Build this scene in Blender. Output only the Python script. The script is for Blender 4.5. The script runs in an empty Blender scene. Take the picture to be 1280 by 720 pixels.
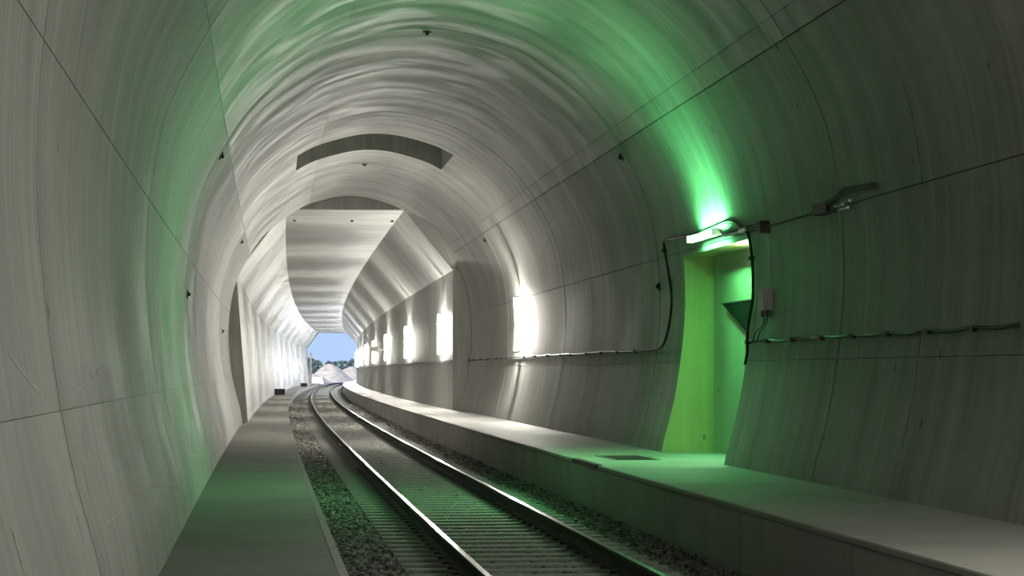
import bpy, bmesh, math, random
import numpy as np
from mathutils import Vector, Matrix, noise
random.seed(7); rng = np.random.default_rng(7)
SC = bpy.context.scene
COL = SC.collection

# ------------------------------------------------------------------ camera
cam_d = bpy.data.cameras.new('camera'); cam = bpy.data.objects.new('camera', cam_d); COL.objects.link(cam)
cam.location = (0, 0, 1.754); cam.rotation_euler = (math.radians(90), 0, 0)
cam_d.sensor_width = 36; cam_d.lens = 2755.2 * 36 / 1280; cam_d.shift_y = 104.3 / 1280
cam_d.clip_start = .1; cam_d.clip_end = 4000
SC.camera = cam
# ------------------------------------------------------------------ world, sun, exposure
W = bpy.data.worlds.new('dusk_sky'); SC.world = W; W.use_nodes = True
wn = W.node_tree.nodes; wl = W.node_tree.links
bg = wn['Background']
tc = wn.new('ShaderNodeTexCoord'); sx = wn.new('ShaderNodeSeparateXYZ'); cr = wn.new('ShaderNodeValToRGB')
wl.new(tc.outputs['Generated'], sx.inputs[0]); wl.new(sx.outputs['Z'], cr.inputs[0]); wl.new(cr.outputs[0], bg.inputs[0])
cr.color_ramp.elements[0].position = 0.0; cr.color_ramp.elements[0].color = (.42, .58, .88, 1)
cr.color_ramp.elements[1].position = .35; cr.color_ramp.elements[1].color = (.16, .30, .72, 1)
bg.inputs[1].default_value = 1.15
sun_d = bpy.data.lights.new('sun', 'SUN'); sun = bpy.data.objects.new('sun', sun_d); COL.objects.link(sun)
sun_d.energy = 4.6; sun_d.angle = math.radians(1); sun_d.color = (1, .93, .82)
sun.rotation_euler = Vector((.35, 1, -.75)).to_track_quat('-Z', 'Y').to_euler()
SC.view_settings.view_transform = 'Standard'; SC.view_settings.look = 'None'
SC.cycles.diffuse_bounces = 8; SC.view_settings.gamma = 1; SC.view_settings.use_curve_mapping = False
SC.view_settings.exposure = 0.0
TUBE_WHITE = 860.0      # radiance of the white upright tube lamps
TUBE_GREEN = 215.0     # radiance of the green tube over the niche
# ------------------------------------------------------------------ path of the track centre line
X0, TH0, C1, C2, S0 = 2.7213, -.115334, .000134, .000056, -42.0
_ds = .5; _n = int((760 - S0) / _ds)
_S = S0 + _ds * np.arange(_n + 1)
_TH = TH0 + C1 * _S + C2 * np.clip(_S - 60, 0, None) + .0015 * np.clip(_S - 310, 0, 55)
_X = np.concatenate([[0], np.cumsum((np.sin(_TH[1:]) + np.sin(_TH[:-1])) * .5 * _ds)])
_Y = np.concatenate([[0], np.cumsum((np.cos(_TH[1:]) + np.cos(_TH[:-1])) * .5 * _ds)])
_X += X0 - np.interp(0, _S, _X); _Y -= np.interp(0, _S, _Y)
def P(s, d, z):
    x = float(np.interp(s, _S, _X)); y = float(np.interp(s, _S, _Y)); t = float(np.interp(s, _S, _TH))
    return Vector((x + d * math.cos(t), y - d * math.sin(t), z))
def TH(s): return float(np.interp(s, _S, _TH))
def PV(s, d, z):
    x = np.interp(s, _S, _X); y = np.interp(s, _S, _Y); t = np.interp(s, _S, _TH)
    return np.stack([x + d * np.cos(t), y - d * np.sin(t), z + 0 * x], -1)

# ------------------------------------------------------------------ materials
def new_mat(name):
    m = bpy.data.materials.new(name); m.use_nodes = True
    return m, m.node_tree.nodes, m.node_tree.links, m.node_tree.nodes['Principled BSDF']
def plain(name, col, rough=.5, metal=0, noise_amt=.0, nscale=8):
    m, N, L, b = new_mat(name)
    b.inputs['Roughness'].default_value = rough; b.inputs['Metallic'].default_value = metal
    t = N.new('ShaderNodeTexCoord'); n = N.new('ShaderNodeTexNoise'); n.inputs['Scale'].default_value = nscale
    n.inputs['Detail'].default_value = 4
    L.new(t.outputs['Object'], n.inputs['Vector'])
    r = N.new('ShaderNodeValToRGB'); L.new(n.outputs['Fac'], r.inputs[0]); L.new(r.outputs[0], b.inputs['Base Color'])
    a = noise_amt
    r.color_ramp.elements[0].position = .3; r.color_ramp.elements[1].position = .7
    r.color_ramp.elements[0].color = (*[c * (1 - a) for c in col], 1); r.color_ramp.elements[1].color = (*[min(1, c * (1 + a)) for c in col], 1)
    return m
def emis(name, col, st):
    m, N, L, b = new_mat(name)
    e = N.new('ShaderNodeEmission'); e.inputs[0].default_value = (*col, 1); e.inputs[1].default_value = st
    L.new(e.outputs[0], N['Material Output'].inputs[0]); N.remove(b); return m
def concrete(name, col, r0=.45, r1=.75, streak=.10, stain=.16, bump=.25, su=9.0, sv=.3, bands=0.0, gloss=False, pits=True):
    """cast concrete: board-marked streaks run round the section (v), u runs along the tunnel, both in metres"""
    m, N, L, b = new_mat(name)
    uv = N.new('ShaderNodeUVMap'); uv.uv_map = 'UVMap'
    def mapped(a, c):
        mp = N.new('ShaderNodeMapping'); mp.inputs['Scale'].default_value = (a, c, 1); L.new(uv.outputs[0], mp.inputs[0]); return mp
    def nz(a, c, sc=1, det=5, ro=.6, dist=0):
        n = N.new('ShaderNodeTexNoise'); n.inputs['Scale'].default_value = sc; n.inputs['Detail'].default_value = det
        n.inputs['Roughness'].default_value = ro; n.inputs['Distortion'].default_value = dist
        L.new(mapped(a, c).outputs[0], n.inputs['Vector']); return n
    def math_(op, a, c):
        k = N.new('ShaderNodeMath'); k.operation = op
        for i, v in enumerate((a, c)):
            if isinstance(v, (int, float)): k.inputs[i].default_value = v
            else: L.new(v, k.inputs[i])
        return k.outputs[0]
    def rng_(v, a, c, lo, hi):
        k = N.new('ShaderNodeMapRange'); L.new(v, k.inputs[0])
        for i, q in enumerate((a, c, lo, hi)): k.inputs[i + 1].default_value = q
        return k.outputs[0]
    fine = nz(su, sv, 1, 6, .65); broad = nz(su * .22, sv * .5, 1, 4, .6); blot = nz(.35, .5, 1, 6, .62, .4); grain = nz(14, 14, 1, 3)
    f = math_('ADD', rng_(fine.outputs['Fac'], .3, .7, -streak, streak), rng_(broad.outputs['Fac'], .3, .7, -streak * 1.1, streak * 1.1))
    f = math_('ADD', f, rng_(blot.outputs['Fac'], .3, .7, -stain, stain))
    f = math_('ADD', f, rng_(grain.outputs['Fac'], .3, .7, -.03, .03))
    if pits:
        vo = N.new('ShaderNodeTexVoronoi'); vo.inputs['Scale'].default_value = 1; L.new(mapped(1.3, .9).outputs[0], vo.inputs['Vector'])
        f = math_('ADD', f, rng_(vo.outputs['Distance'], .035, .06, -.6, 0))
        dr = nz(3.5, .12, 1, 3, .5)
        f = math_('ADD', f, rng_(dr.outputs['Fac'], .66, .72, 0, .14))
    oi = N.new('ShaderNodeObjectInfo')
    f = math_('ADD', f, rng_(oi.outputs['Random'], 0, 1, -.05, .05))
    f = math_('ADD', f, 1.0)
    mx = N.new('ShaderNodeMix'); mx.data_type = 'RGBA'; mx.blend_type = 'MULTIPLY'; mx.inputs[0].default_value = 1
    mx.inputs[6].default_value = (*col, 1); L.new(f, mx.inputs[7]); L.new(mx.outputs[2], b.inputs['Base Color'])
    if gloss:
        g = nz(1.6, .55, 1, 5, .6, .8)
        L.new(rng_(g.outputs['Fac'], .38, .62, r0, r1), b.inputs['Roughness'])
    else:
        L.new(rng_(blot.outputs['Fac'], .3, .7, r0, r1), b.inputs['Roughness'])
    bp = N.new('ShaderNodeBump'); bp.inputs['Strength'].default_value = bump; bp.inputs['Distance'].default_value = .02
    hsum = math_('ADD', math_('MULTIPLY', fine.outputs['Fac'], .7), math_('MULTIPLY', broad.outputs['Fac'], .35))
    if gloss: hsum = math_('ADD', hsum, math_('MULTIPLY', nz(3.6, 1.3, 1, 5, .65, 1.0).outputs['Fac'], .8))
    L.new(hsum, bp.inputs['Height']); L.new(bp.outputs[0], b.inputs['Normal'])
    return m
GREY = (.385, .383, .36)
M = dict(
    wall=concrete('lining_concrete', GREY, .60, .80, streak=.16, stain=.2, bump=.22),
    vault=concrete('vault_concrete', GREY, .50, .74, streak=.19, stain=.22, bump=.4, gloss=True, pits=False),
    portal=concrete('portal_concrete', (.50, .50, .485), .5, .7, bump=.12, streak=.12, stain=.08, pits=False),
    boards=concrete('board_marked_concrete', (.50, .50, .485), .5, .7, streak=.20, stain=.08, su=2.4, sv=.2, pits=False),
    joint=plain('joint_mortar', (.17, .17, .16), .8, 0, .2),
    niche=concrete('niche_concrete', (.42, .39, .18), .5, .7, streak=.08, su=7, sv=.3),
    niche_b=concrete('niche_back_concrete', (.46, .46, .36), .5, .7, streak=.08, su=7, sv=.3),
    walk=concrete('walkway_concrete', (.38, .37, .35), .55, .8, streak=.10, stain=.15, su=1.2, sv=.6, bump=.3, pits=False),
    kerb=concrete('kerb_concrete', (.30, .30, .28), .6, .8, streak=.10, su=3, sv=.4, pits=False),
    nosing=plain('kerb_nosing', (.34, .34, .32), .5, 0, .1),
    sleeper=plain('sleeper_concrete', (.30, .30, .275), .75, 0, .15, 12),
    bed=plain('ballast_bed', (.12, .117, .108), .9, 0, .5, 24),
    rail=plain('rail_rust', (.035, .026, .02), .7, .3, .3, 20),
    polish=plain('rail_polish', (.9, .9, .88), .22, 1, .03),
    chalk=plain('chalk', (.58, .58, .55), .9, 0, .3, 30),
    black=plain('black_rubber', (.012, .012, .012), .45),
    dark=plain('dark_metal', (.03, .03, .03), .5, .4),
    steel=plain('galvanised_steel', (.42, .42, .42), .35, .8, .1),
    housing=plain('lamp_housing', (.45, .47, .45), .45),
    box=plain('grey_plastic', (.42, .38, .38), .5),
    redpl=plain('dark_red_plate', (.06, .02, .02), .5),
    wedge_dark=plain('near_black_wedge', (.008, .014, .010), .7),  # shade put into the near-black colour of the added niche wedge
    gravel=plain('pale_gravel', (.62, .55, .44), .95, 0, .25, .8),
    earth=plain('dry_earth', (.33, .29, .23), .95, 0, .25, .1),
    cream=plain('cream_paint', (.75, .68, .5), .6),
    white=plain('white_sacks', (.8, .78, .7), .7),
    leaf=plain('haze_tinted_leaves', (.17, .24, .23), .9, 0, .3, .5),  # distance haze mixed into the leaf colour, paler and greyer
    bark=plain('bark', (.07, .06, .05), .9),
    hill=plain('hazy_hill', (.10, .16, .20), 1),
    tube_w=emis('tube_glow_white', (1, .97, .86), TUBE_WHITE),
    tube_d=emis('tube_glow_dim', (1, .97, .86), TUBE_WHITE * .42),
    tube_f=emis('tube_glow_far', (.94, .97, 1), TUBE_WHITE * 1.7),
    tube_g=emis('tube_glow_green', (.16, 1.0, .30), TUBE_GREEN),
    tube_n=emis('niche_tube_glow', (.55, 1.0, .60), 420.0),
)
M['wedge_dark'].node_tree.nodes['Principled BSDF'].inputs['Specular IOR Level'].default_value = .05
# ballast stones: each stone its own grey
mb, N, L, b = new_mat('ballast_stone')
g = N.new('ShaderNodeNewGeometry'); r = N.new('ShaderNodeValToRGB'); L.new(g.outputs['Random Per Island'], r.inputs[0]); L.new(r.outputs[0], b.inputs['Base Color'])
r.color_ramp.elements[0].color = (.06, .058, .054, 1); r.color_ramp.elements[1].color = (.48, .465, .43, 1)
b.inputs['Roughness'].default_value = .75; M['stone'] = mb

# ------------------------------------------------------------------ object helpers
def tag(o, label=None, cat=None, group=None, kind=None):
    for k, v in (('label', label), ('category', cat), ('group', group), ('kind', kind)):
        if v: o[k] = v
    return o
def empty(name, loc=(0, 0, 0), rz=0, **k):
    o = bpy.data.objects.new(name, None); COL.objects.link(o); o.location = loc; o.rotation_euler = (0, 0, rz); o.empty_display_size = .1
    return tag(o, **k)
def mesh_obj(name, verts, faces, mat, parent=None, uvs=None, smooth=False, local=False):
    me = bpy.data.meshes.new(name); me.from_pydata([tuple(v) for v in verts], [], faces)
    if uvs is not None:
        ul = me.uv_layers.new(name='UVMap')
        co = np.array([uvs[l.vertex_index] for l in me.loops], dtype=np.float32).ravel(); ul.data.foreach_set('uv', co)
    if smooth: me.polygons.foreach_set('use_smooth', [True] * len(me.polygons))
    me.materials.append(mat)
    o = bpy.data.objects.new(name, me); COL.objects.link(o)
    if parent is not None:
        o.parent = parent
        if not local: o.matrix_parent_inverse = parent_matrix(parent).inverted()
    return o
def parent_matrix(p):
    m = Matrix.LocRotScale(p.location, p.rotation_euler, p.scale)
    return m if p.parent is None else parent_matrix(p.parent) @ p.matrix_parent_inverse @ m
def join_geo(parts):
    V, F = [], []
    for v, f in parts:
        o = len(V); V += list(v); F += [tuple(i + o for i in q) for q in f]
    return V, F
def sbox(s0, s1, d0, d1, z0, z1, n=1):
    """box that follows the track; n subdivisions along it"""
    V = []; F = []
    for i in range(n + 1):
        s = s0 + (s1 - s0) * i / n
        V += [P(s, d0, z0), P(s, d1, z0), P(s, d1, z1), P(s, d0, z1)]
    for i in range(n):
        a = 4 * i; c = a + 4
        for k in range(4): F.append((a + k, c + k, c + (k + 1) % 4, a + (k + 1) % 4))
    F.append((0, 1, 2, 3)); e = 4 * n; F.append((e + 3, e + 2, e + 1, e))
    return V, F
def tube(pts, r, seg=8, cap=True):
    pts = [Vector(p) for p in pts]; V = []; F = []
    up = Vector((0, 0, 1))
    for i, p in enumerate(pts):
        t = (pts[min(i + 1, len(pts) - 1)] - pts[max(i - 1, 0)]).normalized()
        a = t.cross(up)
        if a.length < .05: a = t.cross(Vector((1, 0, 0)))
        a.normalize(); c = t.cross(a).normalized()
        rr = r[i] if isinstance(r, (list, tuple)) else r
        for k in range(seg):
            an = 2 * math.pi * k / seg; V.append(p + a * math.cos(an) * rr + c * math.sin(an) * rr)
    for i in range(len(pts) - 1):
        for k in range(seg):
            F.append((i * seg + k, i * seg + (k + 1) % seg, (i + 1) * seg + (k + 1) % seg, (i + 1) * seg + k))
    if cap: F.append(tuple(range(seg))[::-1]); F.append(tuple((len(pts) - 1) * seg + k for k in range(seg)))
    return V, F
def smooth_pts(pts, n=8):
    out = []; q = [pts[0]] + list(pts) + [pts[-1]]
    for i in range(1, len(q) - 2):
        a, b_, c, d = [np.array(v, float) for v in q[i - 1:i + 3]]
        for k in range(n):
            t = k / n
            out.append(tuple(.5 * ((2 * b_) + (c - a) * t + (2 * a - 5 * b_ + 4 * c - d) * t * t + (3 * b_ - a - 3 * c + d) * t ** 3)))
    out.append(tuple(pts[-1])); return out
def fix_normals(o):
    bm = bmesh.new(); bm.from_mesh(o.data); bmesh.ops.recalc_face_normals(bm, faces=bm.faces); bm.to_mesh(o.data); bm.free()

# ------------------------------------------------------------------ cross-section of the vault
PR = [(3.42, -.5), (3.5, 0), (3.6, .6), (3.74, 1.1), (3.84, 1.6), (3.92, 2.2), (3.96, 2.7), (3.96, 3.1), (3.93, 3.6), (3.86, 4.1), (3.73, 4.65),
      (3.42, 5.3), (2.98, 6.0), (2.55, 6.44), (2.05, 6.82), (1.6, 7.1), (1.1, 7.28), (.5, 7.43), (0, 7.47)]
_half = smooth_pts(PR + [(-.5, 7.43)], 6); _half = _half[:_half.index(min(_half, key=lambda q: abs(q[0]))) + 1]; _half[-1] = (0.0, 7.47)
_full = np.array([(d, z) for d, z in _half] + [(-d, z) for d, z in _half[-2::-1]])
_k = np.ones(3) / 3
for _ in range(2): _full[1:-1] = np.stack([np.convolve(_full[:, 0], _k, 'valid'), np.convolve(_full[:, 1], _k, 'valid')], 1)
_w = np.concatenate([[0], np.cumsum(np.hypot(*np.diff(_full, axis=0).T))]); _w = _w[len(_w) // 2] - _w      # arc from the crown, right side positive
_full = _full[::-1]; _w = _w[::-1]
def prof(w):
    d = np.interp(w, _w, _full[:, 0]); z = np.interp(w, _w, _full[:, 1])
    e = .05; dd = np.interp(w + e, _w, _full[:, 0]) - np.interp(w - e, _w, _full[:, 0]); dz = np.interp(w + e, _w, _full[:, 1]) - np.interp(w - e, _w, _full[:, 1])
    n = np.hypot(dd, dz) + 1e-9
    return d, z, -dz / n, dd / n       # outward normal
def w_at_z(z, side=1):
    m = _w > 0.8
    w = float(np.interp(-z, -_full[m][:, 1], _w[m])); return w * side
def w_at_d(d): m = abs(_w) < 3.6; return float(np.interp(d, _full[m][:, 0], _w[m]))
def wallP(s, z, side=1, off=0.0):
    d, zz, nx, nz = prof(w_at_z(z, side)); return P(s, float(d - nx * off), float(zz - nz * off))
# octagonal cut: straight pieces (d, z) from right foot round to left foot
OCT = [(3.34, -.5), (3.36, 5.09), (1.75, 7.05), (-2.1, 7.05), (-3.72, 4.95), (-3.30, -.5)]
def seg_prof(a, b_):
    a = np.array(a); b_ = np.array(b_); Lg = np.hypot(*(b_ - a)); t = (b_ - a) / Lg; n = np.array([t[1], -t[0]])
    def f(w): return a[0] + t[0] * w, a[1] + t[1] * w, n[0] + 0 * w, n[1] + 0 * w
    return f, Lg

def panel(name, fn, s0, s1, w0, w1, mat, parent, ns=None, nw=None, gs=.04, gw=.012, depth=.05, holes=(), uvo=0.0):
    """one cast panel, proud of the joint behind it, with chamfered margins gs (ring joints) and gw (long joints)"""
    if w1 < w0: w0, w1 = w1, w0
    ns = ns or max(2, int((s1 - s0) / 2)); nw = nw or max(2, int((w1 - w0) / .22))
    ss = list(np.linspace(s0 + gs, s1 - gs, ns + 1)); ws = list(np.linspace(w0 + gw, w1 - gw, nw + 1))
    for (a, c, e, f) in holes:
        for v in (a, c):
            if s0 < v < s1: ss = [q for q in ss if abs(q - v) > .15] + [v]
        for v in (e, f):
            if w0 < v < w1: ws = [q for q in ws if abs(q - v) > .05] + [v]
    ss = sorted(ss); ws = sorted(ws)
    V, U, F = [], [], []
    def add(s, w, off):
        d, z, nx, nz = fn(w); V.append(P(s, float(d + nx * off), float(z + nz * off))); U.append((s, w + uvo)); return len(V) - 1
    idx = [[add(s, w, 0) for w in ws] for s in ss]
    for i in range(len(ss) - 1):
        for j in range(len(ws) - 1):
            sc, wc = (ss[i] + ss[i + 1]) / 2, (ws[j] + ws[j + 1]) / 2
            if any(a < sc < c and e < wc < f for a, c, e, f in holes): continue
            F.append((idx[i][j], idx[i + 1][j], idx[i + 1][j + 1], idx[i][j + 1]))
    nsm = len(F)
    for row, s, so in ((0, ss[0], -gs * .6), (len(ss) - 1, ss[-1], gs * .6)):      # margins at the ring joints
        a = [add(s, w, 0) for w in ws]; c = [add(s + so, w, depth) for w in ws]
        for j in range(len(ws) - 1):
            if any(h[0] < s < h[1] and h[2] < (ws[j] + ws[j + 1]) / 2 < h[3] for h in holes): continue
            F.append((a[j], a[j + 1], c[j + 1], c[j]))
    for w in (ws[0], ws[-1]):
        a = [add(s, w, 0) for s in ss]; c = [add(s, w, depth) for s in ss]
        for i in range(len(ss) - 1):
            if any(h[2] <= w <= h[3] and h[0] < (ss[i] + ss[i + 1]) / 2 < h[1] for h in holes): continue
            F.append((a[i], a[i + 1], c[i + 1], c[i]))
    o = mesh_obj(name, V, F, mat, parent, U)
    sm = [k < nsm for k in range(len(F))]; o.data.polygons.foreach_set('use_smooth', sm)
    return o
def backing(fn, s0, s1, w0, w1, parent, holes=(), off=.049, nw=None):
    if w1 < w0: w0, w1 = w1, w0
    ss = list(np.arange(s0, s1, 6.0)) + [s1]; ws = list(np.linspace(w0, w1, nw or max(2, int((w1 - w0) / .25))))
    for (a, c, e, f) in holes:
        ss += [v for v in (a, c) if s0 < v < s1]; ws += [v for v in (e, f) if w0 < v < w1]
    ss = sorted(set(ss)); ws = sorted(set(ws)); V = []; F = []
    for s in ss:
        for w in ws:
            d, z, nx, nz = fn(w); V.append(P(s, float(d + nx * off), float(z + nz * off)))
    for i in range(len(ss) - 1):
        for j in range(len(ws) - 1):
            sc, wc = (ss[i] + ss[i + 1]) / 2, (ws[j] + ws[j + 1]) / 2
            if any(a < sc < c and e < wc < f for a, c, e, f in holes): continue
            k = i * len(ws) + j; F.append((k, k + len(ws), k + len(ws) + 1, k + 1))
    return mesh_obj('joint_backing', V, F, M['joint'], parent)

# ------------------------------------------------------------------ structure: lining
wall_r = empty('wall_right', P(25, 3.9, 0), kind='structure')
wall_l = empty('wall_left', P(25, -3.9, 0), kind='structure')
ceil = empty('ceiling', P(25, 0, 7.4), kind='structure')
RINGS = [-42, -34.5, -22.6, -10.7, 1.24, 13.14, 25.04, 36.94, 48.85, 60.75, 72.6]
END_S, PORTAL = 72.6, 305.0
NS0, NS1, NZ1, ND = 29.9, 34.7, 3.57, 4.42       # niche
SL0, SL1, SD0, SD1 = 53.3, 57.2, -1.92, 1.82     # slot in the crown
WB, W1, W2, W3, W4 = w_at_z(-.45), w_at_z(1.9), w_at_z(3.65), w_at_z(5.57), w_at_z(5.82)
WT = w_at_d(1.35)
nh = (NS0, NS1, w_at_z(NZ1), w_at_z(-.44)); nh_all = [nh]
sh = (SL0, SL1, w_at_d(SD0), w_at_d(SD1))
for i in range(len(RINGS) - 1):
    a, c = RINGS[i], RINGS[i + 1]
    last = i == len(RINGS) - 2
    # right wall: three lifts with long joints at 1.9 m and 3.65 m
    has = [nh] if a < NS0 < c else []
    cuts = [a, c]
    if a == 13.14: cuts = [a, 21.9, c]
    if a == 48.85: cuts = [a, 57.0, c]
    for k in range(len(cuts) - 1):
        q0, q1 = cuts[k], cuts[k + 1]
        g_ = .045 if len(cuts) == 2 else .022
        for u0, u1 in ((WB, W1), (W1, W2), (W2, W3)):
            panel('lining_panel', prof, q0, q1, u0, u1, M['wall'], wall_r, holes=has, gs=g_, gw=.003 if u1 != W3 and u0 != W3 else .009)
    for u0, u1 in ((-w_at_z(1.53), -WB), (-W2, -w_at_z(1.53)), (-W3, -W2)):
        panel('lining_panel', prof, a, c, u0, u1, M['wall'], wall_l, gs=.03, gw=.0025 if u0 != -W3 else .006, uvo=40)
    for u0, u1 in ((W4, W3), (-WT, W4), (-W3, -WT)):
        panel('lining_panel', prof, a, c, u0, u1, M['vault'], ceil, holes=[sh] if a < SL0 < c else (), gs=.03, gw=.006 if u0 == W4 else .0012)
backing(prof, -42, END_S, W3, WB, wall_r, [nh])
backing(prof, -42, END_S, -WB, -W3, wall_l)
backing(prof, -42, END_S, -W3, W3, ceil, [sh])
# pale chalk scrawls and scratches on the near left wall
CHALK = [[(14.1, 1.69), (14.7, 1.64), (15.5, 1.77), (16.0, 1.7), (16.9, 1.8), (17.7, 1.74), (17.1, 1.61)], [(13.8, 1.29), (13.9, 1.14), (13.7, .98)], [(14.4, 1.38), (14.4, 1.2)],
         [(19.9, 1.23), (20.1, 1.04), (20.0, .87)], [(18.4, 1.53), (18.6, 1.32)], [(14.3, .8), (15.7, .79), (17.7, .77), (19.8, .74), (24.4, .55)], [(9.8, 1.09), (9.8, .99), (9.8, .91)],
         [(12.7, 1.15), (12.7, .98), (12.6, .81)], [(28.9, .7), (33.0, .51), (35.7, .51)], [(30.7, 1.89), (31.2, 1.58)], [(10.9, 1.84), (11.5, 1.73), (12.1, 1.65)]]
for ch in CHALK:
    q = smooth_pts(ch, 5); flat = abs(q[0][1] - q[-1][1]) < .3 * abs(q[0][0] - q[-1][0]); hw = (0, .006) if flat or len(ch) > 5 else (.03, 0)
    V = []
    for s, z in q: V += [wallP(s - hw[0], z - hw[1], -1, .003), wallP(s + hw[0], z + hw[1], -1, .003)]
    mesh_obj('chalk_mark', V, [(2 * i, 2 * i + 1, 2 * i + 3, 2 * i + 2) for i in range(len(q) - 1)], M['chalk'], wall_l)
# niche: far and near reveals, back, soffit
def quad_panel(name, pts, uv, mat, parent):
    return mesh_obj(name, pts, [(0, 1, 2, 3)], mat, parent, uv)
def reveal(s):
    zs = np.linspace(.3, NZ1, 14); V = []; U = []; F = []
    for z in zs:
        d = float(prof(w_at_z(z))[0]); V += [P(s, d - .002, z), P(s, ND, z)]; U += [(d * 1.0 + s, z), (ND + s, z)]
    for k in range(len(zs) - 1): F.append((2 * k, 2 * k + 1, 2 * k + 3, 2 * k + 2))
    return mesh_obj('niche_side', V, F, M['niche'], wall_r, U)
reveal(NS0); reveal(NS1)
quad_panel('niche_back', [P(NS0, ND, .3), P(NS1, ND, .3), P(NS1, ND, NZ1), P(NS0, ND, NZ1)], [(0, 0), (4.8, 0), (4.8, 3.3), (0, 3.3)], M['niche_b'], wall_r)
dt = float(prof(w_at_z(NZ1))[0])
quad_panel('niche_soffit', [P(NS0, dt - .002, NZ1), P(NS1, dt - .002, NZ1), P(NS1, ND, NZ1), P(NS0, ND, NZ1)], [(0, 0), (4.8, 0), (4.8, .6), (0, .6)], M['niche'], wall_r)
# slot in the crown: four sides and a lid
def curtain(pts_low, top, name='slot_side'):
    V = []; U = []; F = []
    for k, p in enumerate(pts_low): V += [p, Vector((p.x, p.y, top))]; U += [(k * .2, p.z), (k * .2, top)]
    for k in range(len(pts_low) - 1): F.append((2 * k, 2 * k + 2, 2 * k + 3, 2 * k + 1))
    return mesh_obj(name, V, F, M['wall'], ceil, U)
TOP = 8.2
ds_ = np.linspace(SD0, SD1, 24)
for s in (SL0, SL1): curtain([P(s, d, float(prof(w_at_d(d))[1]) - .002) for d in ds_], TOP)
for d in (SD0, SD1): curtain([P(s, d, float(prof(w_at_d(d))[1]) - .002) for s in (SL0, SL1)], TOP)
quad_panel('slot_lid', [P(SL0, SD0, TOP), P(SL1, SD0, TOP), P(SL1, SD1, TOP), P(SL0, SD1, TOP)], [(0, 0), (4, 0), (4, 4), (0, 4)], M['wall'], ceil)

# octagonal cut-and-cover length
OR = [END_S + .02 + 11.62 * i for i in range(20)] + [PORTAL]
faces_ = [(wall_r, 'lining_panel', 'portal'), (ceil, 'haunch_panel', 'boards'), (ceil, 'roof_panel', 'boards'), (ceil, 'haunch_panel', 'boards'), (wall_l, 'lining_panel', 'portal')]
for k in range(5):
    fn, Lg = seg_prof(OCT[k], OCT[k + 1])
    par, nm, mt = faces_[k]
    nh2 = 1
    if k == 2: nh2 = 3
    for i in range(len(OR) - 1):
        q0, q1 = OR[i], OR[i + 1]
        for j in range(nh2):
            a, c = q0 + (q1 - q0) * j / nh2, q0 + (q1 - q0) * (j + 1) / nh2
            panel(nm, fn, a, c, 0, Lg, M[mt], par, ns=2, nw=2, gs=.03 if nh2 == 1 else .02, gw=0, depth=.04, uvo=k * 9)
    backing(fn, END_S, PORTAL, 0, Lg, par, off=.039, nw=3)
# end face where the round bore meets the octagon, and the portal face
def annulus(s, inner, R=7.5, name='end_face', mat=None, parent=None, cz=3.2, thick=.0):
    n = len(inner); V = []; U = []
    for d, z in inner: V.append(P(s, d, z)); U.append((d, z))
    for d, z in inner:
        a = math.atan2(z - cz, d); V.append(P(s, R * math.cos(a), cz + R * math.sin(a))); U.append((R * math.cos(a), R * math.sin(a)))
    F = [(i, i + 1, n + i + 1, n + i) for i in range(n - 1)]
    return mesh_obj(name, V, F, mat or M['wall'], parent or ceil, U)
octf = []
for k in range(5):
    a, c = OCT[k], OCT[k + 1]
    for t in np.linspace(0, 1, 6)[:-1]: octf.append((a[0] + (c[0] - a[0]) * t, a[1] + (c[1] - a[1]) * t))
octf.append(OCT[-1])
annulus(END_S, octf)
V = []; U = []; F = []
for i in range(17):
    t = i / 16; a, c = OCT[2], OCT[1]; d, z = a[0] + (c[0] - a[0]) * t, a[1] + (c[1] - a[1]) * t
    w = w_at_d(1.75) + (w_at_z(5.09) - w_at_d(1.75)) * t; pd, pz = [float(v) for v in prof(w)[:2]]
    V += [P(END_S + .03, d, z), P(END_S - 2.4 * math.sin(math.pi * t) - .02, pd, pz)]; U += [(0, t * 2.5), (1.2, t * 2.5)]
for i in range(16): F.append((2 * i, 2 * i + 1, 2 * i + 3, 2 * i + 2))
mesh_obj('end_splay', V, F, M['wall'], ceil, U, smooth=True)
rnd = [(float(d), float(z)) for d, z in _full[::-1][::3]]
annulus(END_S - .04, [(d * 1.003, z) for d, z in rnd], name='bore_end')
annulus(PORTAL, octf, R=10, name='portal_face', mat=M['portal'])
mesh_obj('wall_back', [P(-42, -6, -1), P(-42, 6, -1), P(-42, 6, 9), P(-42, -6, 9)], [(0, 1, 2, 3)], M['wall'], None, [(0, 0), (12, 0), (12, 10), (0, 10)])['kind'] = 'structure'
# tunnel floor under the ballast
fl = mesh_obj('floor', *sbox(-42, PORTAL, -3.6, 3.6, -.8, -.55, 30), M['joint']); fl['kind'] = 'structure'

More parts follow.
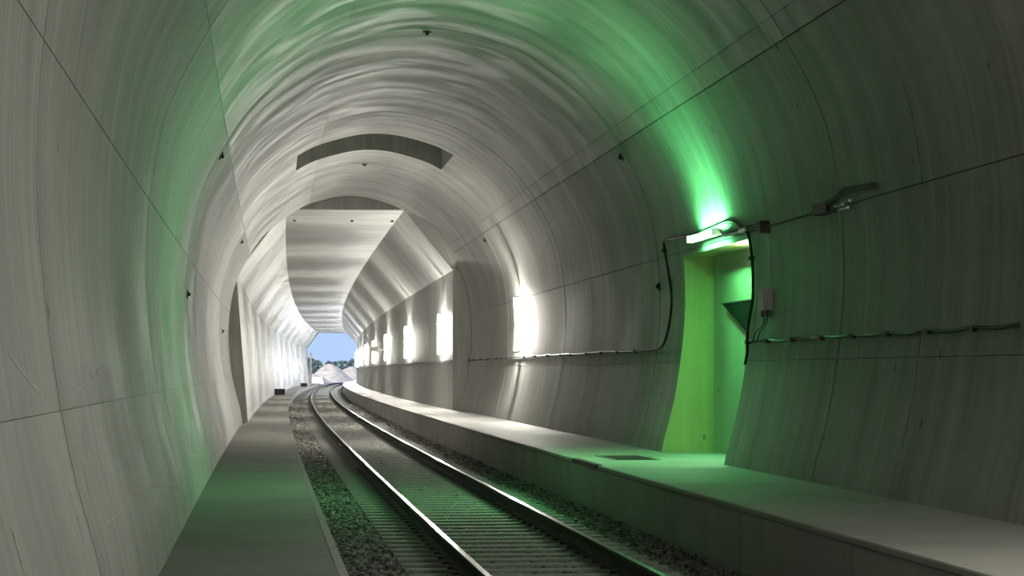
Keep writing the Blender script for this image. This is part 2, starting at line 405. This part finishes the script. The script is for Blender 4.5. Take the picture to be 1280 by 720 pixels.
# ------------------------------------------------------------------ walkways
def walkway(name, side, d_in, z_top, label, joints, cat='walkway'):
    t = empty(name, P(20, side * d_in, z_top), label=label, cat=cat)
    for a, c in zip(joints[:-1], joints[1:]):
        n = max(1, int((c - a) / 4)); g_ = .008
        V = []; F = []; U = []
        for i in range(n + 1):
            s = a + g_ + (c - a - 2 * g_) * i / n
            dw = 3.46 + .13 if side > 0 else 3.52
            if s > END_S: dw = 3.36
            pr = [(d_in, -.3), (d_in, z_top - .07), (d_in + .02, z_top - .055), (d_in - .03, z_top - .05), (d_in - .03, z_top - .012), (d_in - .018, z_top), (dw, z_top)]
            acc = 0
            for k, (d, z) in enumerate(pr):
                if k: acc += math.hypot(d - pr[k - 1][0], z - pr[k - 1][1])
                V.append(P(s, side * d, z)); U.append((s, acc))
        m_ = len(pr)
        for i in range(n):
            for k in range(m_ - 1):
                q = i * m_ + k; F.append((q, q + 1, q + 1 + m_, q + m_) if side > 0 else (q, q + m_, q + 1 + m_, q + 1))
        for e in (0, n * m_): F.append(tuple(e + k for k in range(m_)) + ())
        mesh_obj('kerb_slab', V, F, M['walk'], t, U)
    return t
jr = [-42, -30, -18, -6, 1, 5, 9, 13, 17, 21, 25, 29, 33, 37, 41, 45, 49, 55, 61, 67, 73] + [85 + 12 * i for i in range(18)] + [PORTAL]
wr_ = walkway('concrete_walkway', 1, 1.86, .48, 'high grey concrete walkway along the right wall past the green lit niche', jr)
wl_ = walkway('concrete_walkway', -1, 2.02, .10, 'low flat concrete walkway along the left wall', jr)
V, F = sbox(NS0, NS1, 3.5, ND, .30, .478, 1); mesh_obj('niche_floor_slab', V, F, M['walk'], wr_, [(v.y, v.x) for v in V])
# pale nosing of the left walkway
for a, c in zip(jr[:-1], jr[1:]): mesh_obj('pale_nosing', *sbox(a + .01, c - .01, -2.06, -1.985, .06, .104, 2), M['nosing'], wl_)
# cover plates let into the right walkway by the niche, with the drain notch in its edge
hc = empty('cover_plate', P(31.5, 2.9, .48), label='flat metal cover plate let into the right walkway in front of the niche', cat='cover')
mesh_obj('plate', *sbox(31.6, 33.2, 2.35, 2.95, .479, .486), M['dark'], hc)
for q in (2.30, 2.95): mesh_obj('plate_frame', *sbox(31.55, 33.25, q, q + .05, .479, .488), M['steel'], hc)
dn = mesh_obj('edge_drain', *sbox(29.9, 32.2, 1.80, 1.90, .425, .489, 2), M['black'])
tag(dn, 'black drain slot in the edge of the right walkway below the niche', 'drain')

# ------------------------------------------------------------------ track
track = empty('railway_track', P(20, 0, -.17), label='single standard track of two polished rails on concrete sleepers running to the portal', cat='railway track')
RP = [(-.075, -.172), (.075, -.172), (.075, -.160), (.02, -.148), (.009, -.135), (.009, -.055), (.030, -.042), (.036, -.030), (.036, -.010), (.028, 0), (-.028, 0), (-.036, -.010), (-.036, -.030), (-.030, -.042), (-.009, -.055), (-.009, -.135), (-.02, -.148), (-.075, -.160)]
def rail(d0):
    sl = [-10 + 2 * i for i in range(8)] + list(np.arange(6, 366, 2.0)); sl = sorted(set(sl)); V = []; F = []; mi = []
    for s in sl: V += [P(s, d0 + a, z) for a, z in RP]
    n = len(RP)
    for i in range(len(sl) - 1):
        for k in range(n): F.append((i * n + k, (i + 1) * n + k, (i + 1) * n + (k + 1) % n, i * n + (k + 1) % n)); mi.append(1 if k == 9 else 0)
    o = mesh_obj('rail', V, F, M['rail'], track); o.data.materials.append(M['polish']); o.data.polygons.foreach_set('material_index', mi); return o
rail(-.752); rail(.752)
def sleeper_mesh():
    V = []; F = []
    xs = [(-1.3, .0), (-1.28, .0), (-.75 - .25, 0), (-.45, -.012), (.45, -.012), (1.0, 0), (1.28, 0), (1.3, 0)]
    for x, dz in xs:
        V += [Vector((x, -.15, -.2)), Vector((x, -.13, -.03 + dz)), Vector((x, -.105, dz)), Vector((x, .105, dz)), Vector((x, .13, -.03 + dz)), Vector((x, .15, -.2))]
    for i in range(len(xs) - 1):
        for k in range(5): F.append((i * 6 + k, i * 6 + k + 1, i * 6 + k + 7, i * 6 + k + 6))
    F.append((5, 4, 3, 2, 1, 0)); e = 6 * (len(xs) - 1); F.append(tuple(e + k for k in range(6)))
    return V, F
SV, SF = sleeper_mesh()
s_first = mesh_obj('sleeper', SV, SF, M['sleeper'], track, local=True)
cl = [Vector((x * a, y * b_, z)) for z, a, b_ in ((0, 1, 1), (.022, .9, .85)) for x, y in ((-.14, -.075), (.14, -.075), (.14, .075), (-.14, .075))]
c_first = mesh_obj('rail_clip', cl, [(3, 2, 1, 0), (4, 5, 6, 7), (0, 1, 5, 4), (1, 2, 6, 5), (2, 3, 7, 6), (3, 0, 4, 7)], M['dark'], s_first, local=True)
TI = parent_matrix(track).inverted()
s = 17.6; k = 0; far = []
while s < PORTAL + 60:
    p = P(s, 0, -.176); rz = -TH(s)
    if k < 300:
        o = s_first if k == 0 else s_first.copy()
        if k: COL.objects.link(o)
        o.parent = track; o.matrix_parent_inverse = TI; o.location = p; o.rotation_euler = (0, 0, rz + random.uniform(-.004, .004))
        if k < 45:
            for j, dx in enumerate((-.752, .752)):
                c = c_first if (k == 0 and j == 0) else c_first.copy()
                if not (k == 0 and j == 0): COL.objects.link(c)
                c.parent = o; c.matrix_parent_inverse = Matrix(); c.location = (dx, 0, 0)
    else:
        R = Matrix.Rotation(rz, 4, 'Z'); far.append(([p + R @ v for v in SV], SF))
    s += .6; k += 1
o = mesh_obj('far_sleepers', *join_geo(far), M['sleeper'], track); o['kind'] = 'stuff'
# ------------------------------------------------------------------ ballast
bed = mesh_obj('ballast_bed', *sbox(-42, PORTAL + 60, -2.02, 1.86, -.5, -.235, 260), M['bed']); bed['kind'] = 'structure'
bed.name = 'trim_1'
t_ = (1 + 5 ** .5) / 2
ico = np.array([(-1, t_, 0), (1, t_, 0), (-1, -t_, 0), (1, -t_, 0), (0, -1, t_), (0, 1, t_), (0, -1, -t_), (0, 1, -t_), (t_, 0, -1), (t_, 0, 1), (-t_, 0, -1), (-t_, 0, 1)]) / 1.9
icf = np.array([(0, 11, 5), (0, 5, 1), (0, 1, 7), (0, 7, 10), (0, 10, 11), (1, 5, 9), (5, 11, 4), (11, 10, 2), (10, 7, 6), (7, 1, 8), (3, 9, 4), (3, 4, 2), (3, 2, 6), (3, 6, 8), (3, 8, 9), (4, 9, 5), (2, 4, 11), (6, 2, 10), (8, 6, 7), (9, 8, 1)])
def stones(zones):
    PS, RS = [], []
    for s0, s1, dens, rad in zones:
        n = int((s1 - s0) * 3.88 * dens)
        s = rng.uniform(s0, s1, n); d = rng.uniform(-2.0, 1.84, n)
        ph = np.abs(((s - 17.6 + .3) % .6) - .3)
        keep = ~((ph < .15) & (np.abs(d) < 1.31) & (rng.random(n) > .05)) & (np.abs(np.abs(d) - .752) > .095)
        s, d = s[keep], d[keep]
        shoulder = np.clip((np.abs(d) - 1.3) / .5, 0, 1) * .045
        inner = np.where(np.abs(d) < .65, -.004, 0)
        z = -.222 + shoulder + inner + rng.uniform(-.015, .015, len(s))
        PS.append(PV(s, d, z)); RS.append(rng.uniform(.7, 1.35, len(s)) * rad)
    C = np.concatenate(PS); R = np.concatenate(RS); n = len(C)
    V = ico[None] * rng.uniform(.72, 1.25, (n, 12, 1)) * R[:, None, None] * rng.uniform([.8, .8, .55], [1.3, 1.3, .9], (n, 3))[:, None, :]
    a = rng.uniform(0, 6.28, n); ca, sa = np.cos(a), np.sin(a); x = V[..., 0] * ca[:, None] - V[..., 1] * sa[:, None]; y = V[..., 0] * sa[:, None] + V[..., 1] * ca[:, None]
    V = np.stack([x, y, V[..., 2]], -1) + C[:, None]
    F = (icf[None] + 12 * np.arange(n)[:, None, None]).reshape(-1, 3); V = V.reshape(-1, 3)
    me = bpy.data.meshes.new('track_ballast'); me.vertices.add(len(V)); me.vertices.foreach_set('co', V.ravel().astype(np.float32))
    me.loops.add(F.size); me.loops.foreach_set('vertex_index', F.ravel().astype(np.int32))
    me.polygons.add(len(F)); me.polygons.foreach_set('loop_start', np.arange(0, F.size, 3, dtype=np.int32))
    me.update(calc_edges=True); me.materials.append(M['stone'])
    o = bpy.data.objects.new('track_ballast', me); COL.objects.link(o)
    tag(o, 'dark crushed stone ballast filling the bed around the sleepers', 'ballast', kind='stuff'); return o
stones([(16.5, 30, 420, .026), (30, 45, 300, .029), (45, 75, 170, .036), (75, 130, 60, .055)])

# ------------------------------------------------------------------ lamps
def wall_d(s, z): return (3.34 + (z + .5) * .0036) if s > END_S else float(prof(w_at_z(z))[0])
def bulkhead(s, z, label, group=None, off=.15, glow='tube_w'):
    """upright tube lamp: plate on the wall, two end caps, glowing tube between them"""
    h = .68; d = wall_d(s, z) - off
    t = empty('wall_lamp', P(s, d + off, z), -TH(s), label=label, cat='lamp', group=group)
    def q(a, b_, z0, z1):      # box standing off the wall, following its lean
        V = []
        for zz in (z0, z1):
            w = wall_d(s, zz); V += [P(s - a, w - b_[1], zz), P(s + a, w - b_[1], zz), P(s + a, w - b_[0], zz), P(s - a, w - b_[0], zz)]
        return V, [(3, 2, 1, 0), (4, 5, 6, 7), (0, 1, 5, 4), (1, 2, 6, 5), (2, 3, 7, 6), (3, 0, 4, 7)]
    mesh_obj('glowing_tube', *tube([P(s, wall_d(s, zz) - off, zz) for zz in (z - h, z, z + h)], .045, 12), M[glow], t)
    mesh_obj('back_plate', *q(.05, (.0, .05), z - h, z + h), M['housing'], t)
    for e in (-1, 1): mesh_obj('end_cap', *q(.055, (.04, off + .05), z + e * (h + .03) - .028, z + e * (h + .03) + .028), M['housing'], t)
    return t
def lamp(s, z, length, label, group=None, glow='tube_w', off=.18, name='tube_lamp'):
    d = wall_d(s, z) - off; h = length / 2
    t = empty(name, P(s, d + off, z), -TH(s), label=label, cat='lamp', group=group)
    mesh_obj('glowing_tube', *tube([P(s - h, d, z), P(s, d, z), P(s + h, d, z)], .045, 12), M[glow], t, smooth=False)
    mesh_obj('housing', *sbox(s - h - .05, s + h + .05, d + .055, d + .10, z - .04, z + .04), M['housing'], t)
    for e in (-1, 1):
        mesh_obj('end_cap', *sbox(s + e * (h + .035) - .035, s + e * (h + .035) + .035, d - .05, d + .06, z - .05, z + .05), M['housing'], t)
    for e in (-.6, .6): mesh_obj('wall_bracket', *sbox(s + h * e, s + h * e + .04, d + .09, d + off, z - .02, z + .02), M['steel'], t)
    return t
gl = lamp(32.1, 3.74, 1.8, 'green glowing tube lamp on the wall just above the niche', glow='tube_g', off=.20)
WH = 'white upright tube lamps along the right wall'
bulkhead(57.35, 2.98, 'white upright tube lamp on the curved wall, the nearest white one beyond the niche', WH)
bulkhead(77.0, 3.05, 'white upright tube lamp on the flat wall right after the round bore ends', WH)
bulkhead(98.5, 3.05, 'white upright tube lamp on the flat wall, second one past the round bore', WH)
bulkhead(120.7, 3.05, 'white upright tube lamp on the flat wall, third past the bore, beside the sign', WH)
for q, lb in zip((142.5, 164, 186, 208, 230, 252, 274, 294), ('fourth lamp', 'fifth lamp', 'sixth lamp', 'seventh lamp', 'fourth lamp from the end', 'third lamp from the end', 'last lamp but one', 'very last lamp')):
    bulkhead(q, 3.0, 'tiny far white wall lamp, %s in the row toward the portal' % lb, WH, glow='tube_w' if q < 170 else 'tube_f')
for q, lb in ((11.5, 'beside'), (-10.5, 'close behind'), (-32, 'far behind')): bulkhead(q, 3.0, 'white upright tube lamp on the right wall %s the viewer, out of the picture' % lb, WH, glow='tube_d')
# small lamp deep in the niche, on its back wall
nl = empty('niche_lamp', P(31, ND, 3.1), label='short green lit lamp on the back wall inside the niche above the dark wedge', cat='lamp')
mesh_obj('glowing_tube', *tube([P(30.5, ND - .11, 3.15), P(31.2, ND - .11, 3.15)], .025, 10), M['tube_n'], nl)
mesh_obj('housing', *sbox(30.45, 31.25, ND - .07, ND - .002, 3.11, 3.19), M['housing'], nl)
# near-black wedge, added to imitate a shadow-like triangle on the niche back
wc = empty('shade_wedge', P(32.5, ND, 2.5), label='dark wedge added for a shadow-like triangle on the niche back wall', cat='wedge')
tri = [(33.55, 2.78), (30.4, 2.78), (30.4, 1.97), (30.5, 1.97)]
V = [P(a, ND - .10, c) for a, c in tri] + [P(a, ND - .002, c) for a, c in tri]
o = mesh_obj('body', V, [(0, 1, 2, 3), (7, 6, 5, 4), (0, 4, 5, 1), (1, 5, 6, 2), (2, 6, 7, 3), (3, 7, 4, 0)], M['wedge_dark'], wc); fix_normals(o)
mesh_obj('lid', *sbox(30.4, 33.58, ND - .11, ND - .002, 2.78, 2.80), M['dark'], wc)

# ------------------------------------------------------------------ wall sign, cable ledge
sg = empty('wall_sign', P(121, 3.34, 3.05), label='small white sign board sticking out from the right wall on a bracket', cat='sign')
mesh_obj('board', *sbox(120.0, 120.04, 2.42, 2.78, 2.82, 3.12), M['white'], sg)
mesh_obj('arm', *sbox(120.0, 120.05, 2.78, 3.36, 2.9, 2.98), M['steel'], sg)
ld = empty('cable_duct', P(80, 3.3, 2.1), label='narrow concrete cable ledge along the flat right wall from the round bore to the portal', cat='duct')
for a, c in zip(OR[:-1], OR[1:]): mesh_obj('duct_length', *sbox(a + .02, c - .02, 3.24, 3.36, 2.06, 2.13, 2), M['wall'], ld, [(0, 0)] * 12)

# ------------------------------------------------------------------ cables
def cable(name, pts_sz, r, label, clips=(), off=.03, cat='cable', n=6, clip_mat='dark', group=None):
    pts = smooth_pts(pts_sz, n); PT = []
    for s, z in pts: PT.append(wallP(s, z, 1, off) if s < END_S else P(s, wall_d(s, z) - off, z))
    o = mesh_obj(name, *tube(PT, r, 6), M['black'], smooth=True); tag(o, label, cat, group)
    for s, z in clips:
        c = mesh_obj('cable_clip', *sbox(s - .05, s + .05, wall_d(s, z) - .075, wall_d(s, z) + .0, z - .035, z + .02), M[clip_mat], o)
    return o
def sag(s0, s1, z, step, amt=.03):
    out = []; s = s0
    while s < s1:
        out.append((s, z)); out.append((min(s1, s + step / 2), z - amt * random.uniform(.4, 1.2))); s += step
    out.append((s1, z)); return out
near = sag(2, 29.75, 2.16, 1.4); cable('wall_cable', near, .02, 'black cable sagging along the right wall between the niche and the viewer', [(s, z) for s, z in near[::2]])
loop = [(49, 2.13), (46, 2.11), (43, 2.13), (40, 2.11), (38, 2.12), (36.7, 2.13), (36.15, 2.25), (35.85, 2.6), (35.75, 3.0), (35.95, 3.4), (36.1, 3.8), (36.0, 3.9), (35.3, 3.90), (34.2, 3.87), (32.8, 3.86), (31.6, 3.88), (30.9, 3.88), (30.3, 3.78), (29.9, 3.66), (29.75, 3.5), (29.68, 3.1), (29.7, 2.7), (29.85, 2.4), (29.85, 2.2), (29.75, 2.0), (29.8, 1.85)]
cable('niche_cable', loop, .022, 'black cable looping up and over the niche and down both its sides', [(47.4, 2.12), (45, 2.12), (43, 2.12), (41, 2.12), (39, 2.12), (36.1, 3.75), (33.8, 3.83), (29.72, 3.3)])
farc = sag(49, 72.4, 2.13, 2.4, .02); cable('far_cable', farc, .018, 'black cable on the right wall from beyond the niche to the round bore end', [(s, z) for s, z in farc[::2]])
cable('thin_cable', [(28.6, 3.66), (27.5, 3.66), (26.2, 3.66), (25.7, 3.68)], .008, 'thin dark cable strung between the red plate and the wall bracket', off=.06)
# conduit rod by the lamp with red end plate
cr_ = empty('conduit', P(30, 3.9, 3.66), label='dark horizontal conduit with a square reddish end plate right of the green lamp', cat='conduit')
mesh_obj('pipe', *tube([wallP(s, 3.70, 1, .09) for s in (31.0, 30.2, 29.4, 28.75)], .03, 8), M['dark'], cr_)
mesh_obj('end_plate', *sbox(28.62, 28.72, wall_d(28.7, 3.6) - .14, wall_d(28.7, 3.6), 3.57, 3.73), M['redpl'], cr_)
mesh_obj('sleeve', *tube([wallP(s, 3.70, 1, .09) for s in (30.0, 29.55)], .038, 8), M['steel'], cr_)
# bracket further right
wb = empty('wall_bracket', P(25, 3.93, 3.7), label='dark steel arm with silver clamps fixed across the ring joint right of the niche', cat='bracket')
mesh_obj('arm', *tube([wallP(25.9, 3.66, 1, .08), wallP(25.0, 3.73, 1, .09), wallP(24.5, 3.80, 1, .09), wallP(23.4, 3.76, 1, .06)], .035, 8), M['dark'], wb)
mesh_obj('base_block', *sbox(25.25, 25.9, wall_d(25, 3.66) - .13, wall_d(25, 3.66), 3.60, 3.73), M['dark'], wb)
for q, zz in ((24.95, 3.65), (24.75, 3.60), (24.65, 3.67)): mesh_obj('clamp', *tube([wallP(q, zz, 1, .10), wallP(q - .35, zz, 1, .10)], .018, 8), M['steel'], wb)
# junction box
jb = empty('junction_box', P(28.7, 3.95, 2.7), label='small grey junction box with hanging wires on the wall right of the niche', cat='box')
db = wall_d(28.7, 2.7)
mesh_obj('body', *sbox(28.55, 28.95, db - .13, db - .01, 2.56, 2.84), M['box'], jb)
mesh_obj('lid', *sbox(28.50, 28.78, db - .155, db - .131, 2.57, 2.83), M['box'], jb)
for q in (28.62, 28.80): mesh_obj('gland', *sbox(q, q + .09, db - .10, db - .05, 2.47, 2.56), M['dark'], jb)
mesh_obj('riser_pipe', *tube([wallP(28.68, z, 1, .03) for z in (2.84, 3.1, 3.3, 3.52)], .012, 6), M['housing'], jb)
for a, c in ((28.67, 29.1), (28.84, 29.35)):
    mesh_obj('wire', *tube([wallP(s, z, 1, .05) for s, z in smooth_pts([(a, 2.47), (a + .05, 2.36), (c - .1, 2.28), (c, 2.2), (c + .05, 2.14)], 5)], .009, 6), M['black'], jb)

# ------------------------------------------------------------------ anchor plugs
def plug(s, w, label, g_='black earthing plugs in the lining'):
    d, z, nx, nz = [float(v) for v in prof(w)]
    c = P(s, d, z); e = P(s, d - nx * .06, z - nz * .06)
    t = empty('anchor_plug', c, label=label, cat='plug', group=g_)
    mesh_obj('socket', *tube([c, c + (e - c) * .4], .07, 12), M['dark'], t)
    mesh_obj('bolt', *tube([c + (e - c) * .4, e], .035, 6), M['black'], t)
for s_, w_, lab in [(37.35, w_at_z(5.35, -1), 'black plug high on the left side at the second ring joint'), (37.7, w_at_z(3.05, -1), 'black plug halfway up the left wall, the nearer of the two low ones'),
                    (62.0, w_at_z(5.36, -1), 'small black plug high on the left side near the end of the round bore'), (64.2, w_at_z(2.91, -1), 'small black plug low on the left wall near the end of the round bore'),
                    (61.1, 0, 'small black plug in the crown just beyond the dark slot'), (37.3, .05, 'black plug in the crown at the ring joint before the slot'),
                    (37.3, w_at_z(5.40), 'black plug high on the right side where the long joint meets the green light'), (61.2, w_at_z(5.40), 'small black plug high on the right side beyond the last ring joint'),
                    (37.0, w_at_z(3.19), 'black plug on the right wall just beyond the niche')]: plug(s_, w_, lab)
for (s_, d_, lab) in [(77.5, .2, 'tiny black plug in the middle of the flat roof'), (77.5, -1.8, 'tiny black plug at the left edge of the flat roof'), (77.5, 1.6, 'tiny black plug at the right edge of the flat roof')]:
    t = empty('anchor_plug', P(s_, d_, 7.05), label=lab, cat='plug', group='black plugs in the flat roof')
    mesh_obj('socket', *tube([P(s_, d_, 7.04), P(s_, d_, 6.98)], .05, 10), M['dark'], t)

# ------------------------------------------------------------------ boxes on the left walkway
def crate(s, d, w, l, h, z0, label):
    t = empty('equipment_box', P(s, d, z0), -TH(s), label=label, cat='box')
    mesh_obj('body', *sbox(s, s + l, d - w / 2, d + w / 2, z0, z0 + h * .85), M['dark'], t)
    mesh_obj('lid', *sbox(s - .03, s + l + .03, d - w / 2 - .03, d + w / 2 + .03, z0 + h * .85, z0 + h), M['black'], t)
crate(157, -3.0, .72, 1.2, .42, .10, 'dark low box on the left walkway against the wall, the nearer and larger of two')
crate(243, -2.45, .7, 1.0, .36, .10, 'dark low box on the left walkway near the portal')

# ------------------------------------------------------------------ outside the portal
def ground():
    V = []; F = []; ny, nx_ = 60, 60
    for i in range(ny):
        for j in range(nx_):
            s = PORTAL + 0.05 + (i / (ny - 1)) ** 2 * 1500; x = (j / (nx_ - 1) - .5) * (60 + s * 1.2)
            p = P(min(s, 700), 0, 0); y = p.y if s < 700 else p.y + (s - 700)
            z = -.42 if abs(x) < 6 else -.42 + .6 * (noise.noise(Vector((x * .05, y * .02, 0))) + .1) * min(1, (abs(x) - 6) / 20)
            V.append(Vector((p.x + x, y, z)))
    for i in range(ny - 1):
        for j in range(nx_ - 1): k = i * nx_ + j; F.append((k, k + 1, k + nx_ + 1, k + nx_))
    return mesh_obj('floor', V, F, M['earth'], smooth=True)
gd = ground(); gd.name = 'floor_outside'; gd['kind'] = 'structure'
def at_px(px, dist): return (px - 640) / 2755.2 * dist
def heap(s, d, rx, ry, h, label, seed):
    V = []; F = []; nr, na = 14, 36
    c = Vector((at_px(s, d), d, -.5))
    for i in range(nr + 1):
        t = i / nr
        for k in range(na):
            a = 2 * math.pi * k / na; q = 1 + .18 * noise.noise(Vector((math.cos(a) * 1.5, math.sin(a) * 1.5, seed)))
            x = rx * t * q * math.cos(a); y = ry * t * q * math.sin(a)
            z = h * (math.cos(t * math.pi) * .5 + .5) + .22 * h * noise.noise(Vector((x * .35, y * .35, seed))) * (1 - t)
            V.append(c + Vector((x, y, z)))
    for i in range(nr):
        for k in range(na): F.append((i * na + k, i * na + (k + 1) % na, (i + 1) * na + (k + 1) % na, (i + 1) * na + k))
    o = mesh_obj('gravel_heap', V, F, M['gravel'], smooth=True); tag(o, label, 'heap'); return o
heap(414, 440, 6.0, 14, 3.7, 'tall pale gravel heap outside the portal, in the middle of the opening', 1)
heap(392, 425, 4.0, 8, 1.7, 'low pale gravel heap outside the portal, at the left of the opening', 2)
heap(437, 470, 6, 10, 3.1, 'pale gravel heap outside the portal, at the right behind the signal', 3)
bs = empty('sack_stack', (at_px(396, 380), 380, -.4), label='bright white stack of sacks on the ground just outside the portal', cat='sacks')
for i in range(3):
    x0 = at_px(396, 380); V = [Vector((x0 + sx_ * (1.3 - .1 * i), 380 + sy * .8, z)) for z in (-.42 + .42 * i, -.02 + .42 * i) for sx_, sy in ((-1, -1), (1, -1), (1, 1), (-1, 1))]
    mesh_obj('sack', V, [(3, 2, 1, 0), (4, 5, 6, 7), (0, 1, 5, 4), (1, 2, 6, 5), (2, 3, 7, 6), (3, 0, 4, 7)], M['white'], bs)
pp = empty('post', P(PORTAL + 1.7, -3.27, -.42), label='cream coloured post just outside the left edge of the portal', cat='post')
mesh_obj('shaft', *sbox(PORTAL + 1.5, PORTAL + 2.0, -3.42, -3.12, .1, 4.3), M['cream'], pp)
mesh_obj('foot', *sbox(PORTAL + 1.4, PORTAL + 2.1, -3.5, -3.05, -.42, .1), M['cream'], pp)
sp = empty('railway_signal', P(332, 2.95, -.4), label='dark railway signal on a mast just outside the right edge of the portal', cat='signal')
mesh_obj('mast', *tube([P(332, 2.95, -.42), P(332, 2.95, 4.6)], .06, 8), M['dark'], sp)
mesh_obj('signal_head', *sbox(331.85, 332.05, 2.70, 3.2, 1.9, 3.4), M['black'], sp)
for zz in (2.2, 2.65, 3.1): mesh_obj('sun_hood', *tube([P(331.8, 2.95, zz), P(331.55, 2.95, zz)], .12, 10, cap=False), M['black'], sp)
mesh_obj('name_plate', *sbox(331.8, 331.84, 2.72, 3.18, 1.2, 1.5), M['dark'], sp)
mesh_obj('top_arm', *sbox(331.9, 332.0, 2.5, 3.3, 4.5, 4.6), M['dark'], sp)
def tree(x, y, h, r, label, seed):
    t = empty('tree', (x, y, -.5), label=label, cat='tree')
    mesh_obj('trunk', *tube([(x, y, -.5), (x + .1, y, h * .3), (x, y, h * .6)], [.25, .2, .12], 8), M['bark'], t)
    rr = random.Random(seed); V = []; F = []
    for _ in range(420):
        u = rr.uniform(-1, 1); a = rr.uniform(0, 6.28); q = rr.random() ** .4
        w = math.sqrt(max(0, 1 - u * u)) * (1 + .25 * math.sin(3 * a + seed))
        c = Vector((x + math.cos(a) * w * r * q, y + math.sin(a) * w * r * q, h * .62 + u * h * .40 * q)); sz = rr.uniform(.25, .6)
        n0 = Vector((rr.uniform(-1, 1), rr.uniform(-1, 1), rr.uniform(-1, 1))).normalized(); n1 = n0.orthogonal().normalized(); n2 = n0.cross(n1)
        k = len(V); V += [c + n1 * sz, c + n2 * sz, c - n1 * sz, c - n2 * sz]; F.append((k, k + 1, k + 2, k + 3))
    mesh_obj('foliage', V, F, M['leaf'], t)['kind'] = 'stuff'
FAR = P(640, 0, 0)
for i, (px, dist, h, r, lab) in enumerate([(387, 560, 5.2, 1.5, 'bushy tree far outside, leftmost in the portal opening'), (395, 590, 4.7, 1.9, 'round tree far outside, second from the left in the portal opening'),
                                           (413, 640, 4.7, 1.6, 'small tree far outside, in the middle of the portal opening'), (422, 620, 4.4, 1.9, 'low tree far outside, right of the middle of the portal opening'),
                                           (431, 660, 5.0, 2.2, 'broad tree far outside, at the right of the portal opening'), (441, 600, 4.9, 2.0, 'bushy tree far outside, behind the signal')]):
    tree(at_px(px, dist), dist, h, r, lab, i + 3)
V = []; F = []
for j in range(80):
    x = -420 + j * 10; h = 2.0 + 1.6 * noise.noise(Vector((x * .02, 3, 0))) + 1.2 * noise.noise(Vector((x * .11, 5, 0)))
    V += [Vector((x, 1000, -1)), Vector((x, 1010, max(.5, h + 2))), Vector((x, 1060, -1))]
for j in range(79): k = 3 * j; F += [(k, k + 3, k + 4, k + 1), (k + 1, k + 4, k + 5, k + 2)]
hl = mesh_obj('hedge_line', V, F, M['hill'], smooth=True); tag(hl, 'long low dark green line of woods at the horizon outside the portal', 'woods', kind='stuff')
